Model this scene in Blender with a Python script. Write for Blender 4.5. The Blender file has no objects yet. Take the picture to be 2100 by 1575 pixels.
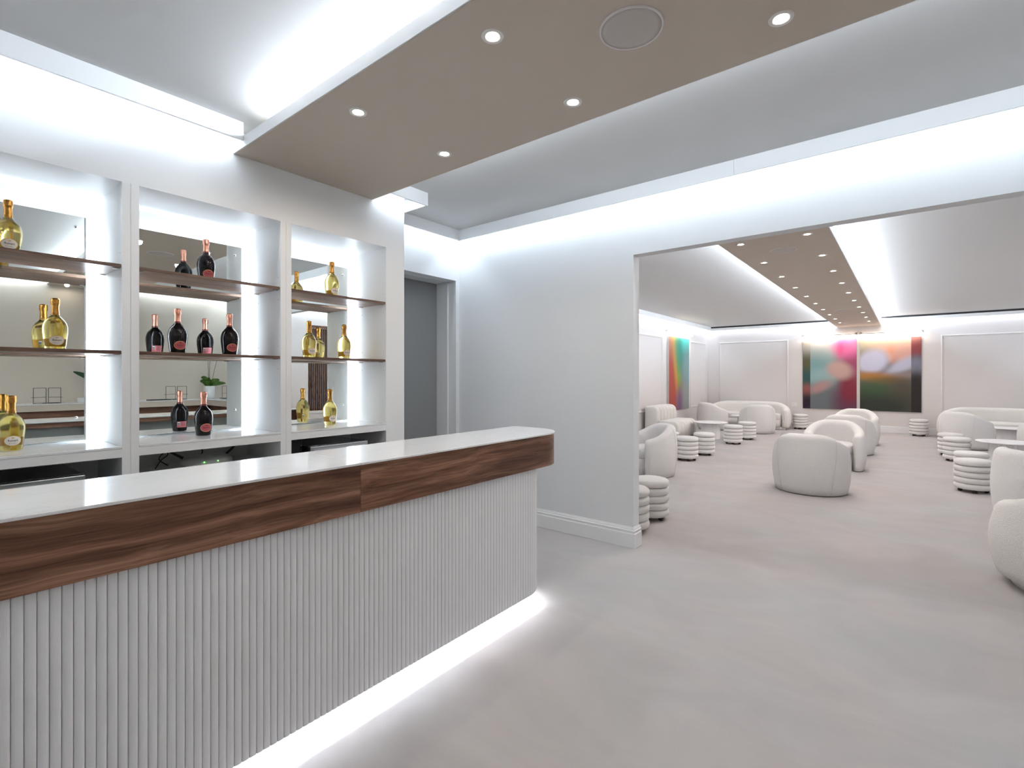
import bpy, math, random
from mathutils import Vector, Matrix
random.seed(7)
S = bpy.context.scene
COL = S.collection
PI = math.pi
R = math.radians

# ------------------------------------------------------------------ camera
FPX, HY, VPX, CAMZ = 1019.0, 773.0, 1863.0, 1.45
YAW = math.atan((VPX - 1050) / FPX)
cd = bpy.data.cameras.new('camera')
cam = bpy.data.objects.new('camera', cd); COL.objects.link(cam)
cd.sensor_width = 36.0; cd.lens = FPX / 2100 * 36.0
cd.shift_y = -(787.5 - HY) / 2100
cd.clip_start = 0.02; cd.clip_end = 100
cam.location = (0, 0, CAMZ); cam.rotation_euler = (PI / 2, 0, YAW)
S.camera = cam

# ------------------------------------------------------------------ world, exposure
w = bpy.data.worlds.new('world'); S.world = w; w.use_nodes = True
w.node_tree.nodes['Background'].inputs[0].default_value = (0.35, 0.42, 0.55, 1)
w.node_tree.nodes['Background'].inputs[1].default_value = 0.12
S.view_settings.view_transform = 'Standard'; S.view_settings.look = 'None'
S.view_settings.gamma = 1.0; S.view_settings.use_curve_mapping = False
S.view_settings.exposure = 1.5
try:
    S.cycles.diffuse_bounces = 4; S.cycles.max_bounces = 9; S.cycles.glossy_bounces = 4
    S.cycles.transmission_bounces = 7; S.cycles.use_adaptive_sampling = True; S.cycles.adaptive_threshold = .09; S.cycles.adaptive_min_samples = 32; S.cycles.light_sampling_threshold = .02; S.cycles.sample_clamp_indirect = 6
    S.cycles.use_denoising = True
except Exception: pass

# ------------------------------------------------------------------ main dimensions
XW = -3.336          # face of the bar wall
XREC = -3.885        # recess wall
YW = 3.93            # opening wall, bar side
YW2 = 4.04           # opening wall, lounge side
XR = 2.68            # right wall of the bar room
YB = -3.5            # back wall of the bar room
ZC = 3.01            # ceiling
ZV = 2.90            # bottom of the cove valances
TV = 0.135           # gap between valance and wall
JL, JR = -1.82, 0.62 # jambs of the wide opening
ZO = 2.484           # head of the wide opening
LXL, LXR, LYF = -4.985, 2.88, 16.2   # lounge walls
RF0, RF1, ZRF = 1.362, 2.398, 2.86   # raft in the bar room
LR0, LR1, ZLR = -1.515, -0.565, 2.80 # raft in the lounge
COOL = (0.78, 0.89, 1.0)
WARM = (1.0, 0.88, 0.76)

# ------------------------------------------------------------------ cove and strip lights
def area(name, loc, rot, sx, sy, watts, col=COOL, spread=180):
    l = bpy.data.lights.new(name, 'AREA'); l.shape = 'RECTANGLE'
    l.size = sx; l.size_y = sy; l.energy = watts; l.color = col; l.spread = R(spread)
    o = bpy.data.objects.new(name, l); COL.objects.link(o)
    o.location = loc; o.rotation_euler = rot
    return o
P_VAL, P_RAFT, P_LVAL, P_LRAFT, P_HALO, P_KICK = 1.4, 5.6, 1.0, 6.4, 3.9, 2.0   # W per metre
def down_x(name, x0, x1, y, z, p, wid=.03, col=COOL):   # strip along X shining down
    return area(name, ((x0 + x1) / 2, y, z), (0, 0, 0), abs(x1 - x0), wid, p * abs(x1 - x0), col)
def down_y(name, x, y0, y1, z, p, wid=.03, col=COOL):
    return area(name, (x, (y0 + y1) / 2, z), (0, 0, 0), wid, abs(y1 - y0), p * abs(y1 - y0), col)
ZL = 2.975
down_y('cove_light', XW + .06, YB + .05, RF0 - .02, ZL, P_VAL)
down_y('cove_light', XW + .06, RF1 + .02, 2.80, ZL, P_VAL)
down_x('cove_light', XREC + .1, XW + .1, 2.775, ZL, P_VAL * .6)
down_y('cove_light', XREC + .06, 2.85, YW - .03, ZL, P_VAL)
down_x('cove_light', XREC + .1, XR - .1, YW - .06, ZL, P_VAL)
down_y('cove_light', XR - .06, YB + .05, RF0 - .02, ZL, P_VAL)
down_y('cove_light', XR - .06, RF1 + .02, YW - .1, ZL, P_VAL)
down_x('cove_light', XW + .1, XR - .1, YB + .06, ZL, P_VAL)
rl = XR - XW - .9
area('raft_light', ((XR + XW) / 2, RF0 + .12, 2.965), (PI / 2, 0, 0), rl, .05, P_RAFT * rl).rotation_euler = (-PI / 2, 0, 0)
area('raft_light', ((XR + XW) / 2, RF1 - .12, 2.965), (PI / 2, 0, 0), rl, .05, P_RAFT * rl * .42)
ll = LYF - YW2 - .2
ymid = (LYF + YW2) / 2
area('raft_light', (LR0 + .12, ymid, 2.94), (0, PI / 2, 0), .06, ll, P_LRAFT * ll)
area('raft_light', (LR1 - .12, ymid, 2.94), (0, -PI / 2, 0), .06, ll, P_LRAFT * ll)
down_y('cove_light', LXL + .06, YW2 + .1, LYF - .05, ZL, P_LVAL)
down_y('cove_light', LXR - .06, YW2 + .1, LYF - .05, ZL, P_LVAL)
down_x('cove_light', LXL + .1, LR0 - .02, LYF - .06, 2.945, P_LVAL * .8)
down_x('cove_light', LR1 + .02, LXR - .1, LYF - .06, 2.945, P_LVAL * .8)

# ------------------------------------------------------------------ materials
MATS = {}
def mat(name, col, rough=.5, metal=0.0, spec=.5, trans=0.0, ior=1.45, emit=None, estr=0, coat=0, sheen=0):
    m = bpy.data.materials.new(name); m.use_nodes = True
    b = m.node_tree.nodes['Principled BSDF']
    b.inputs['Base Color'].default_value = (*col, 1)
    b.inputs['Roughness'].default_value = rough
    b.inputs['Metallic'].default_value = metal
    b.inputs['Specular IOR Level'].default_value = spec
    b.inputs['Transmission Weight'].default_value = trans
    b.inputs['IOR'].default_value = ior
    b.inputs['Coat Weight'].default_value = coat
    b.inputs['Sheen Weight'].default_value = sheen
    if emit:
        b.inputs['Emission Color'].default_value = (*emit, 1)
        b.inputs['Emission Strength'].default_value = estr
    MATS[name] = m
    return m
def nodes(m): return m.node_tree.nodes, m.node_tree.links, m.node_tree.nodes['Principled BSDF']
def ramp(n, stops):
    r = n.new('ShaderNodeValToRGB'); e = r.color_ramp.elements
    while len(e) < len(stops): e.new(.5)
    for i, (p, c) in enumerate(stops):
        e[i].position = p; e[i].color = (*c, 1)
    return r
def pos(n, l, scale=(1, 1, 1), rot=(0, 0, 0)):
    g = n.new('ShaderNodeNewGeometry'); mp = n.new('ShaderNodeMapping')
    mp.inputs['Scale'].default_value = scale; mp.inputs['Rotation'].default_value = rot
    l.new(g.outputs['Position'], mp.inputs['Vector']); return mp
def objpos(n, l, scale=(1, 1, 1)):
    g = n.new('ShaderNodeTexCoord'); mp = n.new('ShaderNodeMapping')
    mp.inputs['Scale'].default_value = scale
    l.new(g.outputs['Object'], mp.inputs['Vector']); return mp
def noise(n, l, vec, scale, detail=4, rough=.55, dist=0):
    t = n.new('ShaderNodeTexNoise'); t.inputs['Scale'].default_value = scale
    t.inputs['Detail'].default_value = detail; t.inputs['Roughness'].default_value = rough
    t.inputs['Distortion'].default_value = dist
    l.new(vec.outputs[0], t.inputs['Vector']); return t
def bump(n, l, b, src, strength, dist):
    bp = n.new('ShaderNodeBump'); bp.inputs['Strength'].default_value = strength
    bp.inputs['Distance'].default_value = dist
    l.new(src, bp.inputs['Height']); l.new(bp.outputs[0], b.inputs['Normal'])

def paint(name, col, rough=.55):
    return mat(name, col, rough, spec=.35)
paint('wall_paint', (.735, .745, .755)); paint('ceiling_paint', (.70, .695, .69), .8)
paint('raft_paint', (.60, .525, .445), .7); paint('beige_paint', (.66, .59, .51))
paint('lounge_paint', (.725, .685, .67)); paint('door_grey', (.24, .245, .25))
paint('trim_paint', (.80, .80, .80), .4); paint('cabinet_paint', (.84, .84, .84), .35)
paint('counter_back', (.28, .29, .275), .5)
mat('gap_black', (.02, .02, .022), .6)

def wood(name, dark, mid, light, along='Y', seed=0.0, rough=.38):
    m = mat(name, mid, rough, spec=.35); n, l, b = nodes(m)
    def ax(lo, hi): return {'Y': (hi, lo, hi), 'X': (lo, hi, hi), 'Z': (hi, hi, lo)}[along]
    # slow waviness that bends the figure
    vw = pos(n, l, ax(1.6, 5)); vw.inputs['Location'].default_value = (seed, seed, seed)
    tw = noise(n, l, vw, 1.0, 2, .5)
    sub = n.new('ShaderNodeVectorMath'); sub.operation = 'SUBTRACT'; l.new(tw.outputs['Color'], sub.inputs[0]); sub.inputs[1].default_value = (.5, .5, .5)
    sc = n.new('ShaderNodeVectorMath'); sc.operation = 'MULTIPLY'; l.new(sub.outputs[0], sc.inputs[0]); sc.inputs[1].default_value = (.07, .07, .07)
    g = n.new('ShaderNodeNewGeometry'); ad = n.new('ShaderNodeVectorMath'); ad.operation = 'ADD'
    l.new(g.outputs['Position'], ad.inputs[0]); l.new(sc.outputs[0], ad.inputs[1])
    def layer(lo, hi, detail, rg, stops, off):
        mp = n.new('ShaderNodeMapping'); mp.inputs['Scale'].default_value = ax(lo, hi); mp.inputs['Location'].default_value = (seed + off, seed * 1.7, seed * .6 + off)
        l.new(ad.outputs[0], mp.inputs['Vector']); t = noise(n, l, mp, 1.0, detail, rg, 0)
        r = ramp(n, stops); l.new(t.outputs[0], r.inputs[0]); return t, r
    t1, r1 = layer(.9, 26, 5, .6, [(.30, dark), (.5, mid), (.70, light)], 0)
    t2, r2 = layer(2.2, 120, 3, .6, [(.33, (.55, .52, .50)), (.6, (1.08, 1.06, 1.04))], 5)
    t3, r3 = layer(7, 420, 2, .6, [(.30, (.68, .66, .64)), (.6, (1.05, 1.05, 1.05))], 9)
    t4, r4 = layer(.25, 13, 1, .4, [(.40, (.74, .71, .69)), (.58, (1.12, 1.08, 1.04))], 2)
    cur = r1.outputs[0]
    for r, k in ((r2, .85), (r3, .6), (r4, .9)):
        mx = n.new('ShaderNodeMix'); mx.data_type = 'RGBA'; mx.blend_type = 'MULTIPLY'; mx.inputs[0].default_value = k
        l.new(cur, mx.inputs[6]); l.new(r.outputs[0], mx.inputs[7]); cur = mx.outputs[2]
    l.new(cur, b.inputs['Base Color'])
    bump(n, l, b, t3.outputs[0], .06, .001)
    return m
WD = ((.105, .048, .030), (.235, .120, .078), (.37, .212, .145))
wood('walnut', *WD, 'Y', 0.0); wood('walnut_b', *WD, 'Y', 3.7)
wood('walnut_shelf', (.12, .07, .052), (.22, .14, .105), (.31, .21, .165), 'Y', 9.1, .3)
wood('walnut_slat', (.07, .03, .015), (.16, .075, .04), (.24, .12, .07), 'Z', 2.2, .5)

def carpet():
    m = mat('carpet', (.6, .56, .54), .95, spec=.1); n, l, b = nodes(m)
    v = pos(n, l, (1, 1, 1), (0, 0, R(35)))
    v.inputs['Scale'].default_value = (.8, 1.3, 1)
    t = noise(n, l, v, 1.5, 4, .62, .8)
    r = ramp(n, [(.3, (.455, .434, .425)), (.55, (.492, .470, .460)), (.75, (.53, .507, .497))])
    l.new(t.outputs[0], r.inputs[0])
    v2 = pos(n, l); t2 = noise(n, l, v2, 420, 2, .7)
    r2 = ramp(n, [(.3, (.86, .86, .86)), (.7, (1.05, 1.05, 1.05))]); l.new(t2.outputs[0], r2.inputs[0])
    mx = n.new('ShaderNodeMix'); mx.data_type = 'RGBA'; mx.blend_type = 'MULTIPLY'; mx.inputs[0].default_value = 1
    l.new(r.outputs[0], mx.inputs[6]); l.new(r2.outputs[0], mx.inputs[7])
    t3 = noise(n, l, v2, 1.1, 3, .6)
    r3 = ramp(n, [(.35, (1.03, .985, .975)), (.65, (.98, 1.0, 1.005))]); l.new(t3.outputs[0], r3.inputs[0])
    mz = n.new('ShaderNodeMix'); mz.data_type = 'RGBA'; mz.blend_type = 'MULTIPLY'; mz.inputs[0].default_value = 1
    l.new(mx.outputs[2], mz.inputs[6]); l.new(r3.outputs[0], mz.inputs[7])
    l.new(mz.outputs[2], b.inputs['Base Color'])
carpet()
def stone():
    m = mat('stone', (.78, .785, .79), .09, spec=.5); n, l, b = nodes(m)
    v = pos(n, l, (1.2, .5, 1), (0, 0, R(-12)))
    t = noise(n, l, v, 2.2, 8, .6, 2.2)
    r = ramp(n, [(.0, (.8, .805, .81)), (.485, (.80, .805, .81)), (.5, (.745, .75, .755)), (.515, (.79, .795, .80)), (1, (.82, .825, .83))])
    l.new(t.outputs[0], r.inputs[0]); l.new(r.outputs[0], b.inputs['Base Color'])
stone()
def boucle(name, col):
    m = mat(name, col, .95, spec=.15); n, l, b = nodes(m)
    v = objpos(n, l); vo = n.new('ShaderNodeTexVoronoi'); vo.inputs['Scale'].default_value = 185
    l.new(v.outputs[0], vo.inputs['Vector'])
    t = noise(n, l, v, 105, 2, .7)
    ad = n.new('ShaderNodeMath'); ad.operation = 'MULTIPLY_ADD'; ad.inputs[1].default_value = .7
    l.new(t.outputs[0], ad.inputs[0]); l.new(vo.outputs['Distance'], ad.inputs[2])
    bump(n, l, b, ad.outputs[0], .5, .007)
    r = ramp(n, [(.2, tuple(c * .88 for c in col)), (.9, tuple(min(1, c * 1.06) for c in col))])
    l.new(ad.outputs[0], r.inputs[0]); l.new(r.outputs[0], b.inputs['Base Color'])
boucle('boucle', (.76, .745, .73)); boucle('boucle_cream', (.79, .76, .725))
mat('seam_thread', (.70, .68, .65), .9)
mat('table_white', (.82, .80, .80), .45); mat('foot_dark', (.035, .025, .018), .4)
mat('mirror', (.86, .90, .88), 0.0, 1.0)
mat('chrome', (.75, .76, .78), .12, 1.0); mat('steel', (.52, .53, .54), .3, 1.0)
mat('nickel', (.62, .60, .57), .25, 1.0)
mat('black_gloss', (.008, .008, .009), .06, coat=.5); mat('black_plastic', (.02, .02, .022), .45)
mat('black_metal', (.025, .025, .027), .4)
mat('router_grey', (.55, .55, .54), .5); mat('router_light', (.85, .85, .83), .35)
mat('led_green', (.1, .5, .1), .5, emit=(.2, 1, .2), estr=2)
mat('bar_white', (.80, .805, .82), .38); mat('white_plastic', (.78, .78, .77), .4)
mat('glass_gold', (.90, .74, .25), .16, trans=1.0, ior=1.36)
mat('glass_black', (.008, .006, .007), .10, spec=.3)
mat('foil_gold', (.45, .215, .048), .26, 1.0); mat('foil_gold_band', (.36, .18, .04), .35, .8)
mat('foil_rose', (.72, .34, .25), .3, 1.0)
for _f in ('foil_gold', 'foil_rose'):
    _n, _l, _b = nodes(MATS[_f]); _v = objpos(_n, _l, (1, 1, .35)); _t = noise(_n, _l, _v, 160, 3, .6); bump(_n, _l, _b, _t.outputs[0], .5, .004)
mat('foil_rose_band', (.17, .035, .035), .35, .3)
mat('label_cream', (.80, .75, .68), .6); mat('label_gold', (.62, .35, .08), .4, .3)
mat('label_pink', (.42, .085, .095), .6); mat('label_rose_edge', (.75, .42, .18), .4, .3)
mat('back_pink', (.50, .13, .15), .6); mat('back_gold', (.52, .37, .07), .5)
mat('ink', (.03, .025, .025), .6); mat('ink_rose', (.06, .008, .012), .6); mat('crest_gold', (.66, .42, .16), .5)
mat('crest_rose', (.16, .02, .03), .6)
mat('barcode_white', (.68, .68, .66), .6)
mat('lens_glow', (1, 1, 1), .4, emit=(1.0, .93, .80), estr=22)
MATS['lens_glow'].cycles.emission_sampling = 'NONE'
mat('tube_glow', (1, 1, 1), .4, emit=(1.0, .90, .80), estr=6)
mat('downlight_ring', (.82, .80, .77), .4); mat('speaker_grille', (.57, .52, .49), .8); mat('speaker_ring', (.74, .70, .68), .5)
mat('leaf_green', (.07, .16, .022), .4); mat('leaf_dark', (.035, .10, .05), .45); mat('stem_dark', (.05, .05, .03), .6)
mat('soil', (.06, .04, .025), .9)
mat('window_glass', (1, 1, 1), 0.0, trans=1.0, ior=1.02)

# ------------------------------------------------------------------ mesh helpers
class MB:
    def __init__(s): s.v = []; s.f = []
    def add(s, v, f):
        o = len(s.v); s.v += [tuple(p) for p in v]; s.f += [tuple(i + o for i in q) for q in f]; return s
    def box(s, x0, x1, y0, y1, z0, z1):
        x0, x1 = min(x0, x1), max(x0, x1); y0, y1 = min(y0, y1), max(y0, y1); z0, z1 = min(z0, z1), max(z0, z1)
        return s.add([(x0, y0, z0), (x1, y0, z0), (x1, y1, z0), (x0, y1, z0), (x0, y0, z1), (x1, y0, z1), (x1, y1, z1), (x0, y1, z1)],
                     [(3, 2, 1, 0), (4, 5, 6, 7), (0, 1, 5, 4), (1, 2, 6, 5), (2, 3, 7, 6), (3, 0, 4, 7)])
    def loops(s, L, closed=True, cap0=True, cap1=True, ring=False):
        n = len(L[0]); v = [p for q in L for p in q]; f = []
        m = len(L)
        for i in range(m if ring else m - 1):
            a = i * n; b = ((i + 1) % m) * n
            for j in range(n if closed else n - 1):
                k = (j + 1) % n; f.append((a + j, a + k, b + k, b + j))
        if cap0 and not ring: f.append(tuple(range(n - 1, -1, -1)))
        if cap1 and not ring: f.append(tuple((m - 1) * n + j for j in range(n)))
        return s.add(v, f)
    def lathe(s, prof, seg=32, cx=0, cy=0, cz=0, cap0=True, cap1=True):
        return s.loops([[(cx + r * math.cos(2 * PI * k / seg), cy + r * math.sin(2 * PI * k / seg), cz + z) for k in range(seg)] for r, z in prof], True, cap0, cap1)
    def tube(s, pts, rad, seg=8, caps=True):
        L = []; pts = [Vector(p) for p in pts]
        for i, p in enumerate(pts):
            d = (pts[min(i + 1, len(pts) - 1)] - pts[max(i - 1, 0)]).normalized()
            up = Vector((0, 0, 1)) if abs(d.z) < .9 else Vector((1, 0, 0))
            a = d.cross(up).normalized(); b = d.cross(a).normalized()
            r = rad[i] if isinstance(rad, (list, tuple)) else rad
            L.append([p + (a * math.cos(2 * PI * k / seg) + b * math.sin(2 * PI * k / seg)) * r for k in range(seg)])
        return s.loops(L, True, caps, caps)
    def prism(s, poly, z0, z1):
        return s.loops([[(x, y, z0) for x, y in poly], [(x, y, z1) for x, y in poly]])
    def mesh(s, name, m, smooth=False):
        me = bpy.data.meshes.new(name); me.from_pydata(s.v, [], s.f)
        if m: me.materials.append(MATS[m] if isinstance(m, str) else m)
        if smooth:
            for p in me.polygons: p.use_smooth = True
        me.update(); return me
    def build(s, name, m, parent=None, smooth=False, bevel=0, seg=2, fix=True):
        me = s.mesh(name, m, smooth)
        if fix:
            import bmesh
            b = bmesh.new(); b.from_mesh(me); bmesh.ops.recalc_face_normals(b, faces=b.faces); b.to_mesh(me); b.free()
        o = link(name, me, parent)
        if bevel:
            bv = o.modifiers.new('bevel', 'BEVEL'); bv.width = bevel; bv.segments = seg; bv.limit_method = 'ANGLE'; bv.angle_limit = R(40)
        return o
def link(name, data, parent=None):
    o = bpy.data.objects.new(name, data); COL.objects.link(o)
    if parent: o.parent = parent
    return o
def tag(o, label=None, cat=None, group=None, kind=None):
    if label: o['label'] = label
    if cat: o['category'] = cat
    if group: o['group'] = group
    if kind: o['kind'] = kind
    return o
def empty(name, loc=(0, 0, 0), rz=0):
    o = link(name, None); o.location = loc; o.rotation_euler = (0, 0, rz); o.empty_display_size = .1; return o
def dup(root, loc, rz):
    def cp(o, par):
        c = o.copy(); COL.objects.link(c); c.parent = par
        for ch in list(o.children): cp(ch, c)
        return c
    r = cp(root, None); r.location = loc; r.rotation_euler = (0, 0, rz); return r
def struct(o, label=None): return tag(o, label, None, None, 'structure')
def ss(a, b, x):
    t = min(1, max(0, (x - a) / (b - a))); return t * t * (3 - 2 * t)
ORD = ['first', 'second', 'third', 'fourth', 'fifth', 'sixth', 'seventh', 'eighth', 'ninth', 'tenth']

# ================================================================== SETTING
struct(MB().box(-5.3, 3.2, YB - .2, LYF + .2, -.06, 0).build('floor', 'carpet'), 'pale beige brushed carpet covering both rooms')
NIC = [(-.007, .788), (.865, 1.66), (1.735, 2.532)]
ZN = 2.51; XNB = -3.835
m = MB()
m.box(-4.0, XW, YB, 2.718, ZN, 3.06).box(-4.0, XW, YB, NIC[0][0], 0, ZN)
m.box(-4.0, XW, .788, .8258, 0, ZN).box(-4.0, XW, .8272, .865, 0, ZN)
m.box(-4.0, XW, 1.66, 1.6968, 0, ZN).box(-4.0, XW, 1.6982, 1.735, 0, ZN)
m.box(-4.0, XW, 2.532, 2.718, 0, ZN)
for a, b in NIC:
    m.box(-4.0, XNB, a, b, 0, ZN)
    m.box(XW - .022, XW - .001, a, b, 1.013, 1.0585)
struct(m.build('wall_left', 'cabinet_paint'), 'white bar wall with three lit display niches')
m = MB()
m.box(-4.0, XREC, 2.718, 3.08, 0, 3.06).box(-4.0, XREC, 3.08, 3.882, 2.505, 3.06).box(-4.0, XREC, 3.882, YW2, 0, 3.06)
m.box(-4.3, -4.0, 2.98, 3.08, 0, 2.6).box(-4.3, -4.0, 3.862, 3.96, 0, 2.6).box(-4.3, -4.0, 2.98, 3.96, 2.5, 2.6)
struct(m.build('wall_recess', 'wall_paint'), 'narrow white wall with doorway beside the bar wall')
d = struct(MB().box(-4.21, -4.17, 3.082, 3.86, .004, 2.498).build('door_1', 'door_grey'), 'grey flush door set back in the recess')
MB().lathe([(.011, 0), (.011, .05), (.024, .052), (.026, .07), (.018, .08)], 16).build('door_knob', 'steel', d, True).location = (0, 0, 0)
k = [c for c in d.children][0]; k.rotation_euler = (0, PI / 2, 0); k.location = (-4.17, 3.15, 1.02)
m = MB()
m.box(-4.0, JL, YW, YW2, 0, 3.06).box(JL, JR, YW, YW2, ZO, 3.06).box(JR, XR + .1, YW, YW2, 0, 3.06)
struct(m.build('wall_front', 'wall_paint'), 'white wall with wide opening into the lounge')
struct(MB().box(XR, XR + .1, YB, YW, 0, 3.06).build('wall_right', 'beige_paint'), 'beige wall opposite the bar seen in the mirrors')
struct(MB().box(-4.0, XR + .1, YB - .1, YB, 0, 3.06).build('wall_back', 'wall_paint'), 'white wall behind the camera')
struct(MB().box(-4.3, XR + .1, YB - .1, YW2 - .02, ZC, ZC + .06).build('ceiling', 'ceiling_paint'), 'pale grey ceiling of the bar room')
struct(MB().box(LXL - .1, LXR + .1, YW2 - .02, LYF + .1, ZC, ZC + .06).build('ceiling_lounge', 'ceiling_paint'), 'pale ceiling of the lounge')
# lounge shell
struct(MB().box(LXL - .1, LXL, YW, LYF + .1, 0, ZC + .05).build('wall_lounge_left', 'lounge_paint'), 'pale lounge wall on the left')
struct(MB().box(LXL - .1, LXR + .1, LYF, LYF + .1, 0, ZC + .05).build('wall_lounge_far', 'lounge_paint'), 'pale far lounge wall with two paintings')
struct(MB().box(LXL - .1, -4.0, YW, YW2, 0, 3.06).box(XR + .1, LXR + .1, YW, YW2, 0, 3.06).build('wall_lounge_near', 'lounge_paint'), 'lounge side of the dividing wall')
WY0, WY1, WZ0, WZ1 = 5.64, 7.3, .70, 2.53
m = MB().box(LXR, LXR + .1, YW2, WY0, 0, 3.06).box(LXR, LXR + .1, WY1, LYF, 0, 3.06).box(LXR, LXR + .1, WY0, WY1, 0, WZ0).box(LXR, LXR + .1, WY0, WY1, WZ1, 3.06)
struct(m.build('wall_lounge_right', 'lounge_paint'), 'lounge wall with the slatted window')

# raft slabs hung under the ceilings
def raft(name, x0, x1, y0, y1, z, lip, core, label):
    r = struct(MB().box(x0, x1, y0, y1, z, z + lip).build(name, 'raft_paint', bevel=.002), label)
    if x1 - x0 > y1 - y0: c = MB().box(x0, x1, y0 + core, y1 - core, z + lip, ZC)
    else: c = MB().box(x0 + core, x1 - core, y0, y1, z + lip, ZC)
    c.build('raft_core', 'trim_paint', r)
    return r
rb = raft('ceiling_raft', XW, XR, RF0, RF1, ZRF, .068, .17, 'taupe ceiling strip hung over the bar')
# white painted edge of the bar raft
MB().box(XW, XR, RF0 - .006, RF0 - .0005, ZRF + .002, ZRF + .07).build('raft_edge', 'trim_paint', rb)
MB().box(XW, XR, RF1 + .0005, RF1 + .006, ZRF + .002, ZRF + .07).build('raft_edge', 'trim_paint', rb)
rl_ = raft('ceiling_raft_lounge', LR0, LR1, YW2 + .02, LYF - .002, ZLR, .085, .17, 'taupe ceiling strip running down the lounge')
MB().box(LR0 - .006, LR0 - .0005, YW2 + .02, LYF - .002, ZLR + .002, ZLR + .087).build('raft_edge', 'trim_paint', rl_)
MB().box(LR1 + .0005, LR1 + .006, YW2 + .02, LYF - .002, ZLR + .002, ZLR + .087).build('raft_edge', 'trim_paint', rl_)

# cove valances
def val(i, *bx, label='white cove valance under the ceiling'):
    m = MB()
    for b in bx: m.box(*b)
    struct(m.build('trim_%d' % i, 'trim_paint', bevel=.0015), label)
b_ = .016
val(1, (XW + TV, XW + TV + b_, YB, RF0 - .007, ZV, ZC), label='cove valance over the left part of the bar wall')
val(2, (XW + TV, XW + TV + b_, RF1 + .007, 2.834 + b_, ZV, ZC), (XREC + TV + b_, XW + TV, 2.834, 2.834 + b_, ZV, ZC), label='short cove valance turning the end of the bar wall')
val(3, (XREC + TV, XREC + TV + b_, 2.834, YW - TV, ZV, ZC), label='cove valance over the side doorway')
val(4, (XREC + TV, -.98, YW - TV - b_, YW - TV, ZV, ZC), (-.979, XR - TV - b_, YW - TV - b_, YW - TV, ZV, ZC), label='long cove valance over the wide opening')
val(5, (XR - TV - b_, XR - TV, YB, RF0 - .007, ZV, ZC), (XR - TV - b_, XR - TV, RF1 + .007, YW - TV, ZV, ZC), label='cove valance on the wall opposite the bar')
val(6, (XW, XR, YB + TV, YB + TV + b_, ZV, ZC), label='cove valance behind the camera')
val(7, (LXL + TV, LXL + TV + b_, YW2, LYF - TV, ZV, ZC), label='cove valance on the left lounge wall')
val(8, (LXL + TV, LR0 - .01, LYF - TV - b_, LYF - TV, ZV - .01, ZC - .045), label='cove valance on the far lounge wall, left of the ceiling strip')
val(9, (LR1 + .01, LXR - TV, LYF - TV - b_, LYF - TV, ZV - .01, ZC - .045), label='cove valance on the far lounge wall, right of the ceiling strip')
val(10, (LXR - TV - b_, LXR - TV, YW2, LYF - TV, ZV, ZC), label='cove valance on the right lounge wall')
for i, (a, b) in enumerate(((LXL + TV + b_, LR0 - .01), (LR1 + .01, LXR - TV - b_))):
    struct(MB().box(a, b, LYF - TV - .010, LYF - TV - .002, ZC - .045, ZC - .0005).build('trim_%d' % (11 + i), 'gap_black'), 'black strip standing in for the shadow gap above the far valance')  # solid black strip, the shade of the open gap put in as colour

# skirting with a moulded top
def sweep(path, prof):   # path: xy list, wall on the left hand side, profile (offset to the right, z)
    L = []; P = [Vector(p) for p in path]
    for i, p in enumerate(P):
        dirs = []
        if i > 0: dirs.append((P[i] - P[i - 1]).normalized())
        if i < len(P) - 1: dirs.append((P[i + 1] - P[i]).normalized())
        ns = [Vector((d.y, -d.x)) for d in dirs]
        nn = sum(ns, Vector((0, 0))); nn = nn / len(ns)
        nn = nn / max(nn.length_squared, 1e-6)
        L.append([(p.x + nn.x * o, p.y + nn.y * o, z) for o, z in prof])
    return MB().loops(L)
BP = [(0, .002), (.018, .002), (.018, .118), (.0165, .121), (.0125, .124), (.0125, .135), (.0155, .140), (.0155, .147), (.010, .153), (.0085, .163), (.0045, .168), (.0045, .174), (0, .176)]
def skirt(name, path, label): struct(sweep(path, BP).build(name, 'trim_paint'), label)
skirt('baseboard_front', [(-3.0 - .885, YW), (JL, YW), (JL, YW2), (LXL, YW2)], 'moulded skirting left of the wide opening')
skirt('baseboard_front_right', [(XR, YW2), (JR, YW2), (JR, YW), (XR, YW)][0:4], 'moulded skirting right of the wide opening')
skirt('baseboard_lounge_far', [(LXL, LYF), (LXR, LYF)], 'moulded skirting along the far lounge wall')
skirt('baseboard_lounge_left', [(LXL, YW2), (LXL, LYF)], 'moulded skirting along the left lounge wall')

# raised panel mouldings on the lounge walls
TN = [20]
def panel(axis, w, a0, a1, z0, z1, label):
    prof = [(0, 0), (.0, .012), (.012, .022), (.024, .022), (.03, .012), (.042, .012), (.05, .004), (.05, 0)]
    L = []
    for ins, h in prof:
        c = [(a0 + ins, z0 + ins), (a1 - ins, z0 + ins), (a1 - ins, z1 - ins), (a0 + ins, z1 - ins)]
        L.append([(w + h, p, q) if axis == 'x' else (p, w - h, q) for p, q in c])
    TN[0] += 1
    struct(MB().loops(L, True, False, False).build('trim_%d' % TN[0], 'lounge_paint'), label)
panel('y', LYF, -4.62, -2.715, .58, 2.52, 'panel moulding behind the left curved sofa')
panel('y', LYF, .63, 2.55, .58, 2.485, 'panel moulding behind the right curved sofa')
panel('x', LXL, 9.9, 12.47, .59, 2.49, 'panel moulding on the left lounge wall before the painting')
panel('x', LXL, 14.56, 15.95, .56, 2.49, 'narrow panel moulding between painting and corner')
panel('x', LXL, 6.9, 9.6, .59, 2.49, 'panel moulding on the left lounge wall near the dividing wall')

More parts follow.
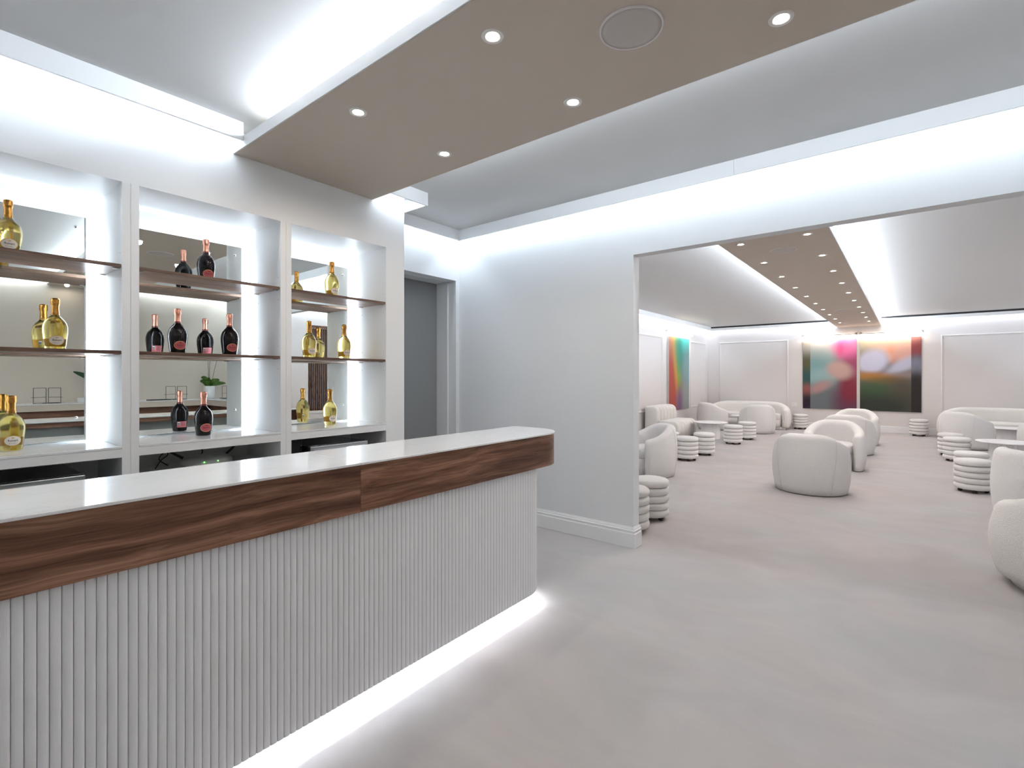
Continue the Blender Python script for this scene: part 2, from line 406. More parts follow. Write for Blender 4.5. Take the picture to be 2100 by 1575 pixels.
# window of the lounge (seen through the opening in the right mirror)
wn = struct(MB().box(LXR + .02, LXR + .07, WY0, WY0 + .05, WZ0, WZ1).box(LXR + .02, LXR + .07, WY1 - .05, WY1, WZ0, WZ1)
            .box(LXR + .02, LXR + .07, WY0 + .05, WY1 - .05, WZ0, WZ0 + .05).box(LXR + .02, LXR + .07, WY0 + .05, WY1 - .05, WZ1 - .05, WZ1).build('window_1', 'walnut_slat'), 'lounge window behind brown wooden slats')
MB().box(LXR + .075, LXR + .083, WY0 + .002, WY1 - .002, WZ0 + .002, WZ1 - .002).build('pane', 'window_glass', wn)
sl = MB().box(LXR - .012, LXR + .018, -.012, .012, WZ0 - .005, WZ1 + .02).mesh('slat', 'walnut_slat')
for i in range(33): link('slat', sl, wn).location = (0, WY0 + .03 + i * .05, 0)
MB().box(LXR - .02, LXR + .018, WY0 - .01, WY1 + .01, WZ1 + .02, WZ1 + .07).build('head_rail', 'walnut_slat', wn)
MB().box(LXR - .022, LXR - .001, WY0 - .03, WY1 + .03, WZ0 - .06, WZ0 - .006).build('window_sill', 'trim_paint', wn, bevel=.004)
hv = MB()
for i in range(900):
    c = Vector((LXR + .5 + random.random() * .5, WY0 - .4 + random.random() * 2.6, .2 + random.random() * 2.4))
    a = Vector((random.uniform(-1, 1), random.uniform(-1, 1), random.uniform(-1, 1))).normalized() * .05
    b = a.cross(Vector((random.random(), random.random(), random.random()))).normalized() * .022
    hv.add([c - a, c + b, c + a, c - b], [(0, 1, 2, 3)])
tag(hv.build('garden_hedge', 'leaf_dark', fix=False), 'green leafy hedge outside the slatted window', 'hedge', kind='stuff')
gl = bpy.data.lights.new('hedge_fill_light', 'POINT'); gl.energy = 60; gl.color = (1, .55, .15); gl.shadow_soft_size = .1  # added warm light, kept out of view, to brighten the hedge behind the slats
go = bpy.data.objects.new('hedge_fill_light', gl); COL.objects.link(go); go.location = (LXR + .25, 6.2, 2.95)

# ================================================================== BAR COUNTER
BX, BXB, BEND, BYS = -1.77, -2.232, 2.832, -1.6   # fascia face, back edge, end, start
ZT = 1.0946
def rounded(xf, xb, y0, y1, r, rb=.012, n=14):   # outline of the top: front-end corner rounded by r
    p = [(xf, y0)]
    p += [(xf - r + r * math.cos(a), y1 - r + r * math.sin(a)) for a in [PI / 2 * i / n for i in range(n + 1)]]
    p += [(xb + rb - rb * math.sin(a), y1 - rb + rb * math.cos(a)) for a in [PI / 2 * i / 4 for i in range(5)]]
    p += [(xb, y0)]
    return p
bar = tag(empty('bar_counter', (-1.9, 1.2, 0)), 'long fluted white bar counter with walnut band and white stone top', 'bar counter')
inv = Matrix.Translation((1.9, -1.2, 0))
def bb(o): o.matrix_parent_inverse = inv; return o
YS = 1.219
t1 = MB().prism([(BX, BYS), (BX, YS - .0006), (BXB, YS - .0006), (BXB, BYS)], ZT - .010, ZT)
t2 = MB().prism([(x, y if y > YS else YS + .0006) for x, y in rounded(BX, BXB, YS, BEND, .25)], ZT - .010, ZT)
bb(t1.build('stone_slab', 'stone', bar, bevel=.002)); bb(t2.build('stone_slab', 'stone', bar, bevel=.002))
# walnut band: near panel, far panel that bends around the end
def band(path, th, z0, z1):
    L = []; P = [Vector(p) for p in path]
    for i, p in enumerate(P):
        dv = (P[min(i + 1, len(P) - 1)] - P[max(i - 1, 0)]).normalized(); nn = Vector((-dv.y, dv.x))
        q = p + nn * th
        L.append([(p.x, p.y, z0), (p.x, p.y, z1), (q.x, q.y, z1), (q.x, q.y, z0)])
    return MB().loops(L)
ol = rounded(BX - .005, BXB + .004, YS, BEND - .005, .245)
fy = [p for p in ol if p[1] > YS]
bb(band([(BX - .005, BYS), (BX - .005, YS - .0006)], .02, .889, ZT - .0105).build('walnut_panel', 'walnut', bar))
far = [(BX - .005, YS + .0006)] + [p for p in fy if p[0] > BXB + .02]
bb(band(far + [(BXB + .004, BEND - .005)], .02, .889, ZT - .0105).build('walnut_panel', 'walnut_b', bar))
# body, toe kick, underside
bs = rounded(-1.806, -2.20, BYS, 2.640, .215)
bb(MB().prism(rounded(-1.815, -2.16, BYS, 2.630, .205), .27, ZT - .0106).build('body', 'bar_white', bar))
L = [[(x, y, .119) for x, y in bs], [(x, y, .27) for x, y in bs]]
ins = rounded(-1.812, -2.194, BYS, 2.634, .209)
sk = MB().loops([[(x, y, .27) for x, y in bs], [(x, y, .119) for x, y in bs], [(x, y, .119) for x, y in ins], [(x, y, .27) for x, y in ins]], True, False, False)
bb(sk.build('skirt', 'bar_white', bar))
bb(MB().prism(rounded(-1.93, -2.12, BYS, 2.50, .12), .002, .2695).build('toe_kick', 'bar_white', bar))
bb(MB().box(BXB + .012, BXB + .03, BYS, BEND - .2, 1.045, ZT - .0106).build('back_edge', 'walnut', bar))
bb(MB().box(-2.185, -2.161, BYS, 2.60, .271, 1.044).build('back_panel', 'counter_back', bar))
# fluted slats, one by one, along the front, round the corner and along the end
PITCH = .0246; hw = .01205
prof = [(-hw, 0)] + [(-hw * math.copysign(abs(math.cos(PI * i / 10)) ** .75, math.cos(PI * i / 10)), .003 + .0062 * math.sin(PI * i / 10) ** .8) for i in range(11)] + [(hw, 0)]
smesh = MB().loops([[(o, -t, .119) for t, o in prof], [(o, -t, .888) for t, o in prof]]).mesh('slat', 'bar_white', False)
import bmesh as _bm
_b = _bm.new(); _b.from_mesh(smesh); _bm.ops.recalc_face_normals(_b, faces=_b.faces); _b.to_mesh(smesh); _b.free()
rc, xs, ye = .215, -1.806, 2.640
y_first = .1079 * 1.80 + PITCH / 2
str_end = ye - rc
s0 = -math.floor((y_first - BYS) / PITCH)
i = s0
while True:
    y = y_first + i * PITCH; i += 1
    if y <= str_end: p, n_ = (xs, y), 0
    else:
        a = (y - str_end) / rc
        if a <= PI / 2: p, n_ = (xs - rc + rc * math.cos(a), ye - rc + rc * math.sin(a)), a
        else:
            e = (y - str_end) - rc * PI / 2
            if xs - rc - e < -2.18: break
            p, n_ = (xs - rc - e, ye), PI / 2
    o = link('slat', smesh, bar); o.matrix_parent_inverse = inv
    o.location = (p[0], p[1], 0); o.rotation_euler = (0, 0, n_)
# LED tape inside the skirt, shining down on the carpet
def kick(loc, rz, ln, wid):
    l = bpy.data.lights.new('led_tape', 'AREA'); l.shape = 'RECTANGLE'; l.size = wid; l.size_y = ln; l.energy = P_KICK * ln; l.color = (.88, .93, 1)
    o = bpy.data.objects.new('led_tape', l); COL.objects.link(o); o.location = loc; o.rotation_euler = (0, 0, rz)
kick((-1.846, (BYS + 2.44) / 2, .262), 0, 2.44 - BYS, .018)
kick((-2.0, 2.565, .175), PI / 2, .27, .018)

# ================================================================== BACK BAR: mirrors, shelves, counters
def screw(par, x, y, z):
    m = MB().lathe([(.0085, 0), (.0085, .003), (.007, .006), (.0035, .008)], 14); o = m.build('standoff_screw', 'chrome', par, True)
    o.rotation_euler = (0, PI / 2, 0); o.location = (x, y, z)
NL = ['left', 'middle', 'right']
for i, (a, b) in enumerate(NIC):
    c = (a + b) / 2; hw_ = (b - a) / 2 - .066
    mr = tag(empty('wall_mirror', (-3.785, c, 1.074), R(-.6)), 'backlit frameless mirror at the back of the %s display niche' % NL[i], 'mirror', 'niche mirrors')
    MB().box(-.006, 0, -hw_, hw_, .006, 2.386 - 1.074).build('mirror_glass', 'mirror', mr)
    MB().box(-.014, -.0065, -hw_ + .03, hw_ - .03, .03, 2.35 - 1.074).build('backing_board', 'black_plastic', mr)
    for sy in (-1, 1):
        for z in (.14, 1.25): screw(mr, .0, sy * (hw_ - .045), z)
    # halo tape behind the glass
    P = P_HALO
    h = 2.386 - 1.074
    area('halo_light', (-3.812, a + .066 + .035, 1.08 + h / 2), (-PI / 2, 0, 0), .022, h - .06, P * h)
    area('halo_light', (-3.812, b - .066 - .035, 1.08 + h / 2), (PI / 2, 0, 0), .022, h - .06, P * h)
    area('halo_light', (-3.812, c, 2.386 - .035), (PI, 0, 0), .022, 2 * hw_ - .08, P * .13 * 2 * hw_)
    for j, (z, nm) in enumerate(((2.063, 'upper'), (1.593, 'lower'))):
        sh = tag(empty('display_shelf', (XW - .17, c, z - .019)), '%s walnut shelf in the %s display niche' % (nm, NL[i]), 'shelf', 'walnut shelves')
        q = MB().box(-.172, .164, -(b - a) / 2 + .002, (b - a) / 2 - .002, 0, .019).build('shelf_board', 'walnut_shelf', sh, bevel=.0015)
        for sy in (-1, 1):
            for x in (-.15, .13):
                MB().box(x - .012, x + .012, sy * ((b - a) / 2 - .016) - .0145, sy * ((b - a) / 2 - .016) + .0145, -.005, -.0005).build('shelf_pin', 'nickel', sh, bevel=.001)
    # rows of pin holes in the niche sides
    for sy, yy in ((1, b - .0004), (-1, a + .0004)):
        for z in (2.13, 1.98, 1.66, 1.505):
            for x in (XW - .04, XW - .335):
                pass
    ct = tag(empty('counter_slab', (XW, c, 1.0595)), 'white stone back counter in the %s niche' % NL[i], 'counter', 'back counters')
    MB().box(XNB - XW + .002, -.0005, -(b - a) / 2 + .002, (b - a) / 2 - .002, 0, .0125).build('stone_slab', 'stone', ct, bevel=.0015)
# pin holes as small dark recessed dots, children of the wall
wl = bpy.data.objects['wall_left']
hm = MB().lathe([(.0026, -.0004), (.0026, .0004)], 10).mesh('pin_hole', 'gap_black')
for a, b in NIC:
    for z in (2.13, 1.98, 1.66, 1.505):
        for x in (XW - .035, XW - .33):
            for yy in (b, a):
                o = link('pin_hole', hm, wl); o.location = (x, yy, z); o.rotation_euler = (PI / 2, 0, 0)
# boards under the counters
for i, (a, b) in enumerate(NIC):
    if i == 1:
        u = tag(MB().box(XNB + .002, XW - .04, a + .002, b - .002, .86, .88).build('under_shelf', 'cabinet_paint'), 'white shelf under the middle counter carrying the router', 'shelf')

# ---- under-counter coolers
def cooler(y0, y1, z, label):
    c = (y0 + y1) / 2; h = (y1 - y0) / 2
    r = tag(empty('bar_cooler', (XW - .24, c, 0)), label, 'cooler', 'coolers under the back counter')
    MB().box(-.24, .2, -h, h, .02, z - .006).build('cabinet_body', 'black_plastic', r, bevel=.004)
    MB().box(-.24, .2, -h + .004, h - .004, z - .0055, z).build('top_panel', 'black_gloss', r, bevel=.002)
    dr = MB().box(.204, .232, -h, h, .1, z - .004).build('door', 'steel', r, bevel=.004)
    MB().box(.2325, .236, -h + .04, h - .04, .16, z - .07).build('door_glass', 'black_gloss', dr)
    MB().box(.2325, .262, -h + .03, h - .03, z - .045, z - .028).build('handle', 'steel', dr, bevel=.004)
    for sx in (-.2, .16):
        for sy in (-1, 1): MB().lathe([(.018, 0), (.014, .0195)], 12, sx, sy * (h - .05), 0).build('foot', 'black_plastic', r)
    return r
cooler(.05, .636, .945, 'black topped steel cooler under the left counter')
rc_ = cooler(1.88, 2.362, .951, 'steel fronted cooler under the right counter')
tag(MB().box(-3.80, -3.42, 1.745, 1.86, .02, 1.0).build('cooler_side_panel', 'black_gloss', bevel=.003), 'glossy black panel left of the right cooler', 'panel')

# ---- router with antennas and cables
rt = tag(empty('wifi_router', (-3.60, 1.30, .8805)), 'grey dome shaped router with two antennas under the middle counter', 'router')
dome = []
for i in range(9):
    a = PI / 2 * i / 8; dome.append((.135 * math.cos(a) + .002, .028 + .045 * math.sin(a)))
o = MB().lathe([(.125, .0), (.137, .012), (.137, .028)] + dome[:-1], 36).build('shell', 'router_grey', rt, True); o.scale = (.75, 1.12, .8)
tx = MB()
for i in range(90):
    a = random.uniform(0, 2 * PI); q = math.sqrt(random.random()) * .11
    z = .8 * (.030 + .045 * math.sqrt(max(0, 1 - (q / .137) ** 2))) + .002; l_ = random.uniform(.008, .016)
    x, y = q * math.cos(a) * .75, q * math.sin(a) * 1.12
    t_ = a + PI / 2
    tx.add([(x - l_ * .3, y - l_, z), (x + l_ * .3, y - l_ * .9, z), (x + l_ * .3, y + l_, z + .002), (x - l_ * .3, y + l_ * .9, z + .002)], [(0, 1, 2, 3)])
tag(tx.build('facet_texture', 'router_light', rt, fix=False), kind='stuff')
MB().tube([(-.02, -.13, .05), (-.05, -.22, .115)], [.009, .006], 10).build('antenna', 'black_plastic', rt, True)
MB().tube([(-.02, .13, .05), (-.05, .215, .118)], [.009, .006], 10).build('antenna', 'black_plastic', rt, True)
for y in (-.05, .03): MB().box(.095, .104, y - .002, y + .002, .025, .029).build('status_light', 'led_green', rt)
def curve_pts(P, n=24):
    out = []; P = [Vector(p) for p in P]
    for i in range(len(P) - 1):
        p0, p1, p2, p3 = P[max(i - 1, 0)], P[i], P[i + 1], P[min(i + 2, len(P) - 1)]
        for k in range(n // max(1, len(P) - 1) + 3):
            t = k / (n // max(1, len(P) - 1) + 3)
            out.append(.5 * ((2 * p1) + (p2 - p0) * t + (2 * p0 - 5 * p1 + 4 * p2 - p3) * t * t + (3 * p1 - p0 - 3 * p2 + p3) * t ** 3))
    return out + [P[-1]]
for P, lb in (([(-3.70, 1.11, .8845), (-3.69, 1.06, .93), (-3.68, 1.08, .97), (-3.70, 1.10, .985), (-3.67, 1.10, .955), (-3.65, 1.06, .93), (-3.62, 1.02, .8845)], 'looped black cable left of the router'),
              ([(-3.75, 1.30, .885), (-3.76, 1.33, .95), (-3.78, 1.28, 1.0), (-3.80, 1.26, 1.045)], 'thin black cable rising behind the router'),
              ([(-3.76, 1.44, .885), (-3.77, 1.53, .94), (-3.74, 1.52, .99), (-3.78, 1.5, 1.045)], 'black cable right of the router')):
    tag(MB().tube(curve_pts(P), .0032, 6).build('power_cable', 'black_plastic', None, True), lb, 'cable', 'router cables')

# ================================================================== BOTTLES
BH, BR = .282, .053
PROF = [(.0, 0), (.62, 0), (.76, .006), (.80, .022), (.825, .06), (.87, .13), (.935, .24), (.985, .33), (1.0, .39), (.985, .445), (.93, .50), (.83, .55), (.70, .59), (.56, .622), (.43, .65), (.35, .672), (.315, .695)]
def br_at(z):
    t = z / BH
    for (r0, t0), (r1, t1) in zip(PROF[1:], PROF[2:]):
        if t0 <= t <= t1: return BR * (r0 + (r1 - r0) * (t - t0) / max(t1 - t0, 1e-6))
    return BR * .3
def wrap(me_verts, faces, zc, eps, back=False):
    v = []
    for x, y in me_verts:
        z = zc + y; r = br_at(z) + eps; a = x / r + (PI if back else 0)
        v.append((r * math.cos(a), r * math.sin(a), z))
    return v, faces
def oval(rx, ry, r_in=0.0, seg=40, rings=5):
    v, f = [], []
    for i in range(rings + 1):
        q = r_in + (1 - r_in) * i / rings
        for k in range(seg): v.append((rx * q * math.cos(2 * PI * k / seg), ry * q * math.sin(2 * PI * k / seg)))
    for i in range(rings):
        for k in range(seg): f.append((i * seg + k, i * seg + (k + 1) % seg, (i + 1) * seg + (k + 1) % seg, (i + 1) * seg + k))
    return v, f
def rect(w_, h_, nx=8, cx=0, cy=0):
    v = [(cx - w_ / 2 + w_ * i / nx, cy + s_ * h_ / 2) for s_ in (-1, 0, 1) for i in range(nx + 1)]
    f = [(j * (nx + 1) + i, j * (nx + 1) + i + 1, (j + 1) * (nx + 1) + i + 1, (j + 1) * (nx + 1) + i) for j in range(2) for i in range(nx)]
    return v, f
def text2d(body, size, bold=0.0):
    cu = bpy.data.curves.new('lettering', 'FONT'); cu.body = body; cu.size = size; cu.align_x = 'CENTER'; cu.align_y = 'CENTER'
    cu.resolution_u = 3; cu.offset = bold
    o = bpy.data.objects.new('lettering_tmp', cu); COL.objects.link(o)
    bpy.context.view_layer.update()
    me = bpy.data.meshes.new_from_object(o.evaluated_get(bpy.context.evaluated_depsgraph_get()))
    v = [(p.co.x, p.co.y) for p in me.vertices]; f = [tuple(p.vertices) for p in me.polygons]
    bpy.data.objects.remove(o); bpy.data.meshes.remove(me); bpy.data.curves.remove(cu)
    return v, f
T_NAME = text2d('Ruinart', .0128, .00022); T_SUB = text2d('Blanc de Blancs', .0046)
T_ROSE = text2d('Ros\u00e9', .0050)
def bottle(gold):
    r = empty('champagne_bottle')
    MB().lathe([(BR * max(a, .001), BH * z) for a, z in PROF] + [(BR * .29, BH * .71), (BR * .001, BH * .712)], 48, cap0=False, cap1=False).build('glass_body', 'glass_gold' if gold else 'glass_black', r, True)
    fo = [(.325, .672), (.322, .70)]
    e = .001
    f1 = MB().lathe([(BR * (.318 + .02), BH * .672), (BR * .335, BH * .70), (BR * .325, BH * .716)], 36, cap0=False, cap1=False).build('foil_band', 'foil_gold_band' if gold else 'foil_rose_band', r, True)
    L = []
    fz = [(.325, .716), (.312, .75), (.300, .80), (.300, .85), (.318, .868), (.352, .882), (.36, .90), (.352, .925), (.352, .95), (.345, .975), (.31, .992), (.20, 1.0), (.01, 1.0)]
    for q, t in fz:
        ring = []
        for k in range(36):
            a = 2 * PI * k / 36
            wob = 1 + (.035 * math.sin(a * 9 + t * 60) if .86 < t < .985 else 0) + (.02 * math.sin(a * 5 + t * 40) if .83 < t < .9 else 0)
            ring.append((BR * q * wob * math.cos(a), BR * q * wob * math.sin(a), BH * t))
        L.append(ring)
    MB().loops(L, True, False, True).build('foil_cap', 'foil_gold' if gold else 'foil_rose', r, True)
    zc = BH * .185
    lb = MB().add(*wrap(*oval(.0345, .0265), zc, .0005)).build('label', 'label_gold' if gold else 'label_rose_edge', r, True, fix=False)
    MB().add(*wrap(*oval(.0318, .0240), zc, .0009)).build('label_face', 'label_cream' if gold else 'label_pink', lb, True, fix=False)
    v, f = T_NAME; MB().add(*wrap([(x, y + .001) for x, y in v], f, zc, .0013)).build('lettering', 'ink' if gold else 'ink_rose', lb, fix=False)
    v, f = T_SUB if gold else T_ROSE; MB().add(*wrap([(x, y - .0135) for x, y in v], f, zc, .0013)).build('lettering', 'ink' if gold else 'ink_rose', lb, fix=False)
    v, f = oval(.006, .0032, 0, 16, 2); MB().add(*wrap([(x, y + .0145) for x, y in v], f, zc, .0013)).build('crest', 'crest_gold' if gold else 'crest_rose', lb, fix=False)
    v, f = rect(.034, .0007, 6); MB().add(*wrap([(x, y - .0075) for x, y in v], f, zc, .0013)).build('rule', 'crest_gold' if gold else 'crest_rose', lb, fix=False)
    # back label with bar code
    bl = MB().add(*wrap(*rect(.060, .042, 10), BH * .165, .0006, True)).build('back_label', 'back_gold' if gold else 'back_pink', r, True, fix=False)
    v, f = rect(.015, .020, 4, -.0195 * -1, .008); MB().add(*wrap(v, f, BH * .165, .0010, True)).build('barcode', 'barcode_white', bl, fix=False)
    bc = MB()
    for k in range(9):
        v, f = rect(.0006 + .0005 * (k % 3), .010, 1, .0195 - .0058 + k * .00145, .005); bc.add(*wrap(v, f, BH * .165, .0013, True))
    bc.build('barcode_bars', 'ink', bl, fix=False)
    tl = MB()
    for k in range(5):
        v, f = rect(.026, .0012, 4, -.008, .013 - k * .0052); tl.add(*wrap(v, f, BH * .165, .0010, True))
    tl.build('print_lines', 'ink_rose', bl, fix=False)
    return r
gold, rose = bottle(True), bottle(False)
ZB = 1.0725
BOT = [(True, -3.56, .375, 2.0635, 'gold champagne bottle on the upper shelf of the left niche'),
       (True, -3.606, .56, 1.5935, 'gold champagne bottle on the lower shelf of the left niche'),
       (True, -3.615, .393, ZB, 'gold champagne bottle on the stone counter of the left niche'),
       (False, -3.58, 1.288, 2.0635, 'dark rose champagne bottle alone on the upper shelf of the middle niche'),
       (False, -3.566, 1.123, 1.5935, 'left of the two dark champagne bottles on the lower middle shelf'),
       (False, -3.57, 1.428, 1.5935, 'right of the two dark champagne bottles on the lower middle shelf'),
       (False, -3.566, 1.269, ZB, 'dark champagne bottle on the stone counter of the middle niche'),
       (True, -3.51, 2.15, 2.0635, 'gold champagne bottle on the upper shelf of the right niche'),
       (True, -3.56, 1.99, 1.5935, 'left of the two gold champagne bottles on the lower right shelf'),
       (True, -3.586, 2.306, 1.5935, 'right of the two gold champagne bottles on the lower right shelf'),
       (True, -3.574, 2.172, ZB, 'gold champagne bottle on the stone counter of the right niche')]
used = set()
for g, x, y, z, lb in BOT:
    src = gold if g else rose
    if g in used: o = dup(src, (x, y, z), 0)
    else: used.add(g); o = src; o.location = (x, y, z)
    tag(o, lb, 'bottle', 'gold bottles' if g else 'dark rose bottles')

# ================================================================== DOWNLIGHTS AND SPEAKERS
def downlight(z, power):
    r = empty('downlight', (0, 0, z))
    MB().lathe([(.027, -.0005), (.031, -.004), (.044, -.0045), (.046, -.001), (.046, -.0003)], 32, cap0=False, cap1=False).build('trim_ring', 'downlight_ring', r, True)
    MB().lathe([(.027, -.0006), (.001, -.0006)], 24, cap0=False, cap1=True).build('lens', 'lens_glow', r)
    return r
def spot(x, y, z, p):
    l = bpy.data.lights.new('downlight_lamp', 'SPOT'); l.energy = p; l.color = WARM; l.spot_size = R(174); l.spot_blend = .4; l.shadow_soft_size = .03
    o = bpy.data.objects.new('downlight_lamp', l); COL.objects.link(o); o.location = (x, y, z - .012); l.color = WARM if z > 2.83 else (1.0, .85, .76)
P_DL, P_LDL = 5.0, 6.5
d0 = downlight(ZRF, 0)
BD = [(-2.29, 1.557, 'downlight at the bar wall end of the strip, nearer the left edge'), (-2.29, 2.187, 'downlight at the bar wall end of the strip, nearer the opening'),
      (-1.345, 1.557, 'downlight over the bar top, left of the round ceiling speaker'), (-1.345, 2.187, 'downlight below and left of the round speaker in the bar ceiling strip'),
      (-.391, 2.187, 'brightest downlight right of the round speaker in the bar ceiling strip'), (-.391, 1.557, 'downlight in the strip just above the top frame edge, seen in the middle mirror'),
      (2.468, 1.557, 'downlight by the opposite wall, seen in the left mirror')]
for i, (x, y, lb) in enumerate(BD):
    o = d0 if i == 0 else dup(d0, (0, 0, 0), 0)
    o.location = (x, y, ZRF); tag(o, lb, 'downlight', 'bar downlights'); spot(x, y, ZRF, P_DL if x < 2 else .8)
for i in range(10):
    for x, sd in ((-1.335, 'left'), (-.747, 'right')):
        y = 5.41 + 1.042 * i
        o = dup(d0, (x, y, ZLR), 0); tag(o, '%s downlight from the opening in the %s row of the lounge ceiling strip' % (ORD[i], sd), 'downlight', 'lounge downlights')
        spot(x, y, ZLR, P_LDL)
def speaker(z):
    r = empty('ceiling_speaker')
    MB().lathe([(.118, -.0005), (.120, -.006), (.126, -.006), (.128, -.001), (.128, -.0005)], 48, cap0=False, cap1=False).build('trim_ring', 'speaker_ring', r, True)
    MB().lathe([(.1185, -.001), (.1185, -.004), (.10, -.0052), (.001, -.006)], 48, cap0=False).build('grille', 'speaker_grille', r, True)
    return r
sp = speaker(0); sp.location = (-.877, 1.872, ZRF); tag(sp, 'large round speaker grille in the ceiling strip over the bar', 'speaker', 'ceiling speakers')
tag(dup(sp, (-1.04, 5.925, ZLR), 0), 'round speaker grille between the first downlights of the lounge strip', 'speaker', 'ceiling speakers')
tag(dup(sp, (-1.04, 12.02, ZLR), 0), 'round speaker grille near the far end of the lounge strip', 'speaker', 'ceiling speakers')

# ================================================================== LOUNGE FURNITURE
def crescent(aw, bd, th, hb, ha, tmax, zb, zin, bul, n=56, w0=.3, endr=.07):
    L = []; tm = R(tmax)
    # arc length table
    ts = [-tm + 2 * tm * i / n for i in range(n + 1)]
    def C(t): return Vector((aw * math.sin(t), -bd * math.cos(t)))
    # denser sampling at the ends
    extra = [1 - (1 - q) ** 2 for q in (0.0, .15, .35, .6, .85)]
    dl = endr / max(aw, bd)
    core = [t for t in ts if abs(t) < tm - dl * 1.2]
    T = [-tm + dl * e for e in extra] + core + [tm - dl * e for e in reversed(extra)]
    for t in T:
        c = C(t); nn = Vector((math.sin(t) / aw, -math.cos(t) / bd)).normalized()
        s_ = (tm - abs(t)) / dl; k = math.sqrt(max(.0, 1 - (1 - min(s_, 1)) ** 2)); k = max(k, .04)
        h = hb - (hb - ha) * ss(w0, .98, abs(t) / tm) - .035 * (1 - k)
        ht = th / 2
        def B(z): u = z / h; return bul * (1 - ((u - .52) / .52) ** 2) - bul * .55
        sec = []
        zt = h - ht
        for j in range(9):
            z = zb + (zt - zb) * j / 8; sec.append((ht * k + B(z) * (k ** .5), z if j else zb))
        nt = B(zt)
        for j in range(1, 8):
            a = PI * j / 8; sec.append((nt + ht * k * math.cos(a), zt + ht * math.sin(a)))
        for j in range(5):
            z = zt + (zin - zt) * j / 4; sec.append((-ht * k + B(z) * .5 + nt * .5, z))
        sec.append((-ht * k * .8, zb))
        L.append([(c.x + nn.x * o, c.y + nn.y * o, z) for o, z in sec])
    return MB().loops(L)
def seat_outline(aw, bd, th, tmax, front, n=40, ins=0.0):
    tm = R(tmax); p = []
    for i in range(n + 1):
        t = -tm + 2 * tm * i / n
        p.append(((aw - th / 2 + .012 - ins) * math.sin(t), -(bd - th / 2 + .012 - ins) * math.cos(t)))
    x1, y1 = p[-1]; x0, y0 = p[0]
    for i in range(1, 12):
        s_ = i / 12; a = PI * s_
        p.append((x1 + (x0 - x1) * (1 - math.cos(a)) / 2, y1 + front * math.sin(a) ** .6 - ins * .5))
    return p
def cushion(out, z0, z1, rr):
    cx = sum(q[0] for q in out) / len(out); cy = sum(q[1] for q in out) / len(out)
    def sc(f, z): return [(cx + (x - cx) * f, cy + (y - cy) * f, z) for x, y in out]
    mx = max(abs(x - cx) for x, y in out)
    return MB().loops([sc(1 - rr / mx * .6, z0), sc(1, z0 + rr * .6), sc(1, z1 - rr), sc(1 - rr * .25 / mx, z1 - rr * .45), sc(1 - rr / mx, z1 - rr * .1), sc(1 - 2.2 * rr / mx, z1), sc(.3, z1 + .006), sc(.02, z1 + .007)])
def armchair():
    r = empty('barrel_armchair')
    aw, bd, th, tm = .342, .335, .148, 120
    crescent(aw, bd, th, .748, .555, tm, .012, .30, .045, 56, .18, .075).build('backrest', 'boucle', r, True)
    o = seat_outline(aw, bd, th, tm, .13)
    cushion(o, .25, .425, .05).build('seat_cushion', 'boucle', r, True)
    MB().prism([(x * .97, y * .97) for x, y in o], .012, .262).build('base', 'boucle', r, True)
    for sg in (-1, 1):   # seams down the back
        P = []
        for j in range(15):
            z = .015 + .70 * j / 14; t = R(sg * (50 + 9 * (1 - j / 14) * -1)); h = .735
            u = z / .745; b = .045 * (1 - ((u - .52) / .52) ** 2) - .045 * .55
            rr = aw + th / 2 + b - (.0 if z < .66 else (z - .66) * .5)
            P.append((rr * math.sin(t), -rr * math.cos(t), z))
        MB().tube(P, .0022, 6).build('seam', 'seam_thread', r, True)
    return r
def face(a): return -R(a)
ch = armchair()
CH = [(-.98, 7.36, 2, 'armchair nearest the opening in the centre row, its back to the camera'),
      (-.93, 9.36, 180, 'second armchair of the centre row, facing the camera'),
      (-.90, 11.42, 4, 'third armchair of the centre row, back to the camera'),
      (-.90, 13.05, 180, 'farthest armchair of the centre row, facing the camera before the paintings'),
      (-3.06, 7.08, -138, 'armchair just behind the left jamb, seen from the side'),
      (-4.24, 14.30, 34, 'armchair left of the fluted table before the left curved sofa'),
      (-3.08, 14.1, -24, 'armchair with its back to us before the right end of the left curved sofa'),
      (.92, 13.72, 36, 'armchair with its back to us before the right curved sofa'),
      (2.02, 13.55, -40, 'armchair cut by the right frame edge near the far sofa'),
      (1.08, 6.98, 72, 'armchair cut by the right frame edge behind the near sofa arm')]
for i, (x, y, a, lb) in enumerate(CH):
    o = ch if i == 0 else dup(ch, (0, 0, 0), 0)
    o.location = (x, y, 0); o.rotation_euler = (0, 0, face(a)); tag(o, lb, 'armchair', 'barrel armchairs in cream boucle')

def sofa():
    r = empty('curved_sofa')
    aw, bd, th, tm = 1.02, .68, .19, 104
    crescent(aw, bd, th, .735, .56, tm, .07, .30, .07, 80, .35, .11).build('backrest', 'boucle_cream', r, True)
    o = seat_outline(aw, bd, th, tm, .04, 60)
    cushion(o, .26, .43, .05).build('seat_cushion', 'boucle_cream', r, True)
    MB().prism([(x * .985, y * .985) for x, y in o], .07, .27).build('base', 'boucle_cream', r, True)
    pl = []
    for i in range(41):
        t = R(-100 + 200 * i / 40); pl.append(((aw + .01) * math.sin(t), -(bd + .01) * math.cos(t)))
    MB().prism(pl, .002, .072).build('plinth', 'boucle_cream', r, True)
    return r
sf = sofa()
sf.location = (-3.65, 15.36, 0); sf.rotation_euler = (0, 0, R(180)); tag(sf, 'cream curved sofa in the far left corner of the lounge', 'sofa', 'curved sofas')
o = dup(sf, (1.66, 15.36, 0), R(180)); tag(o, 'cream curved sofa against the far wall, cut by the right frame edge', 'sofa', 'curved sofas')
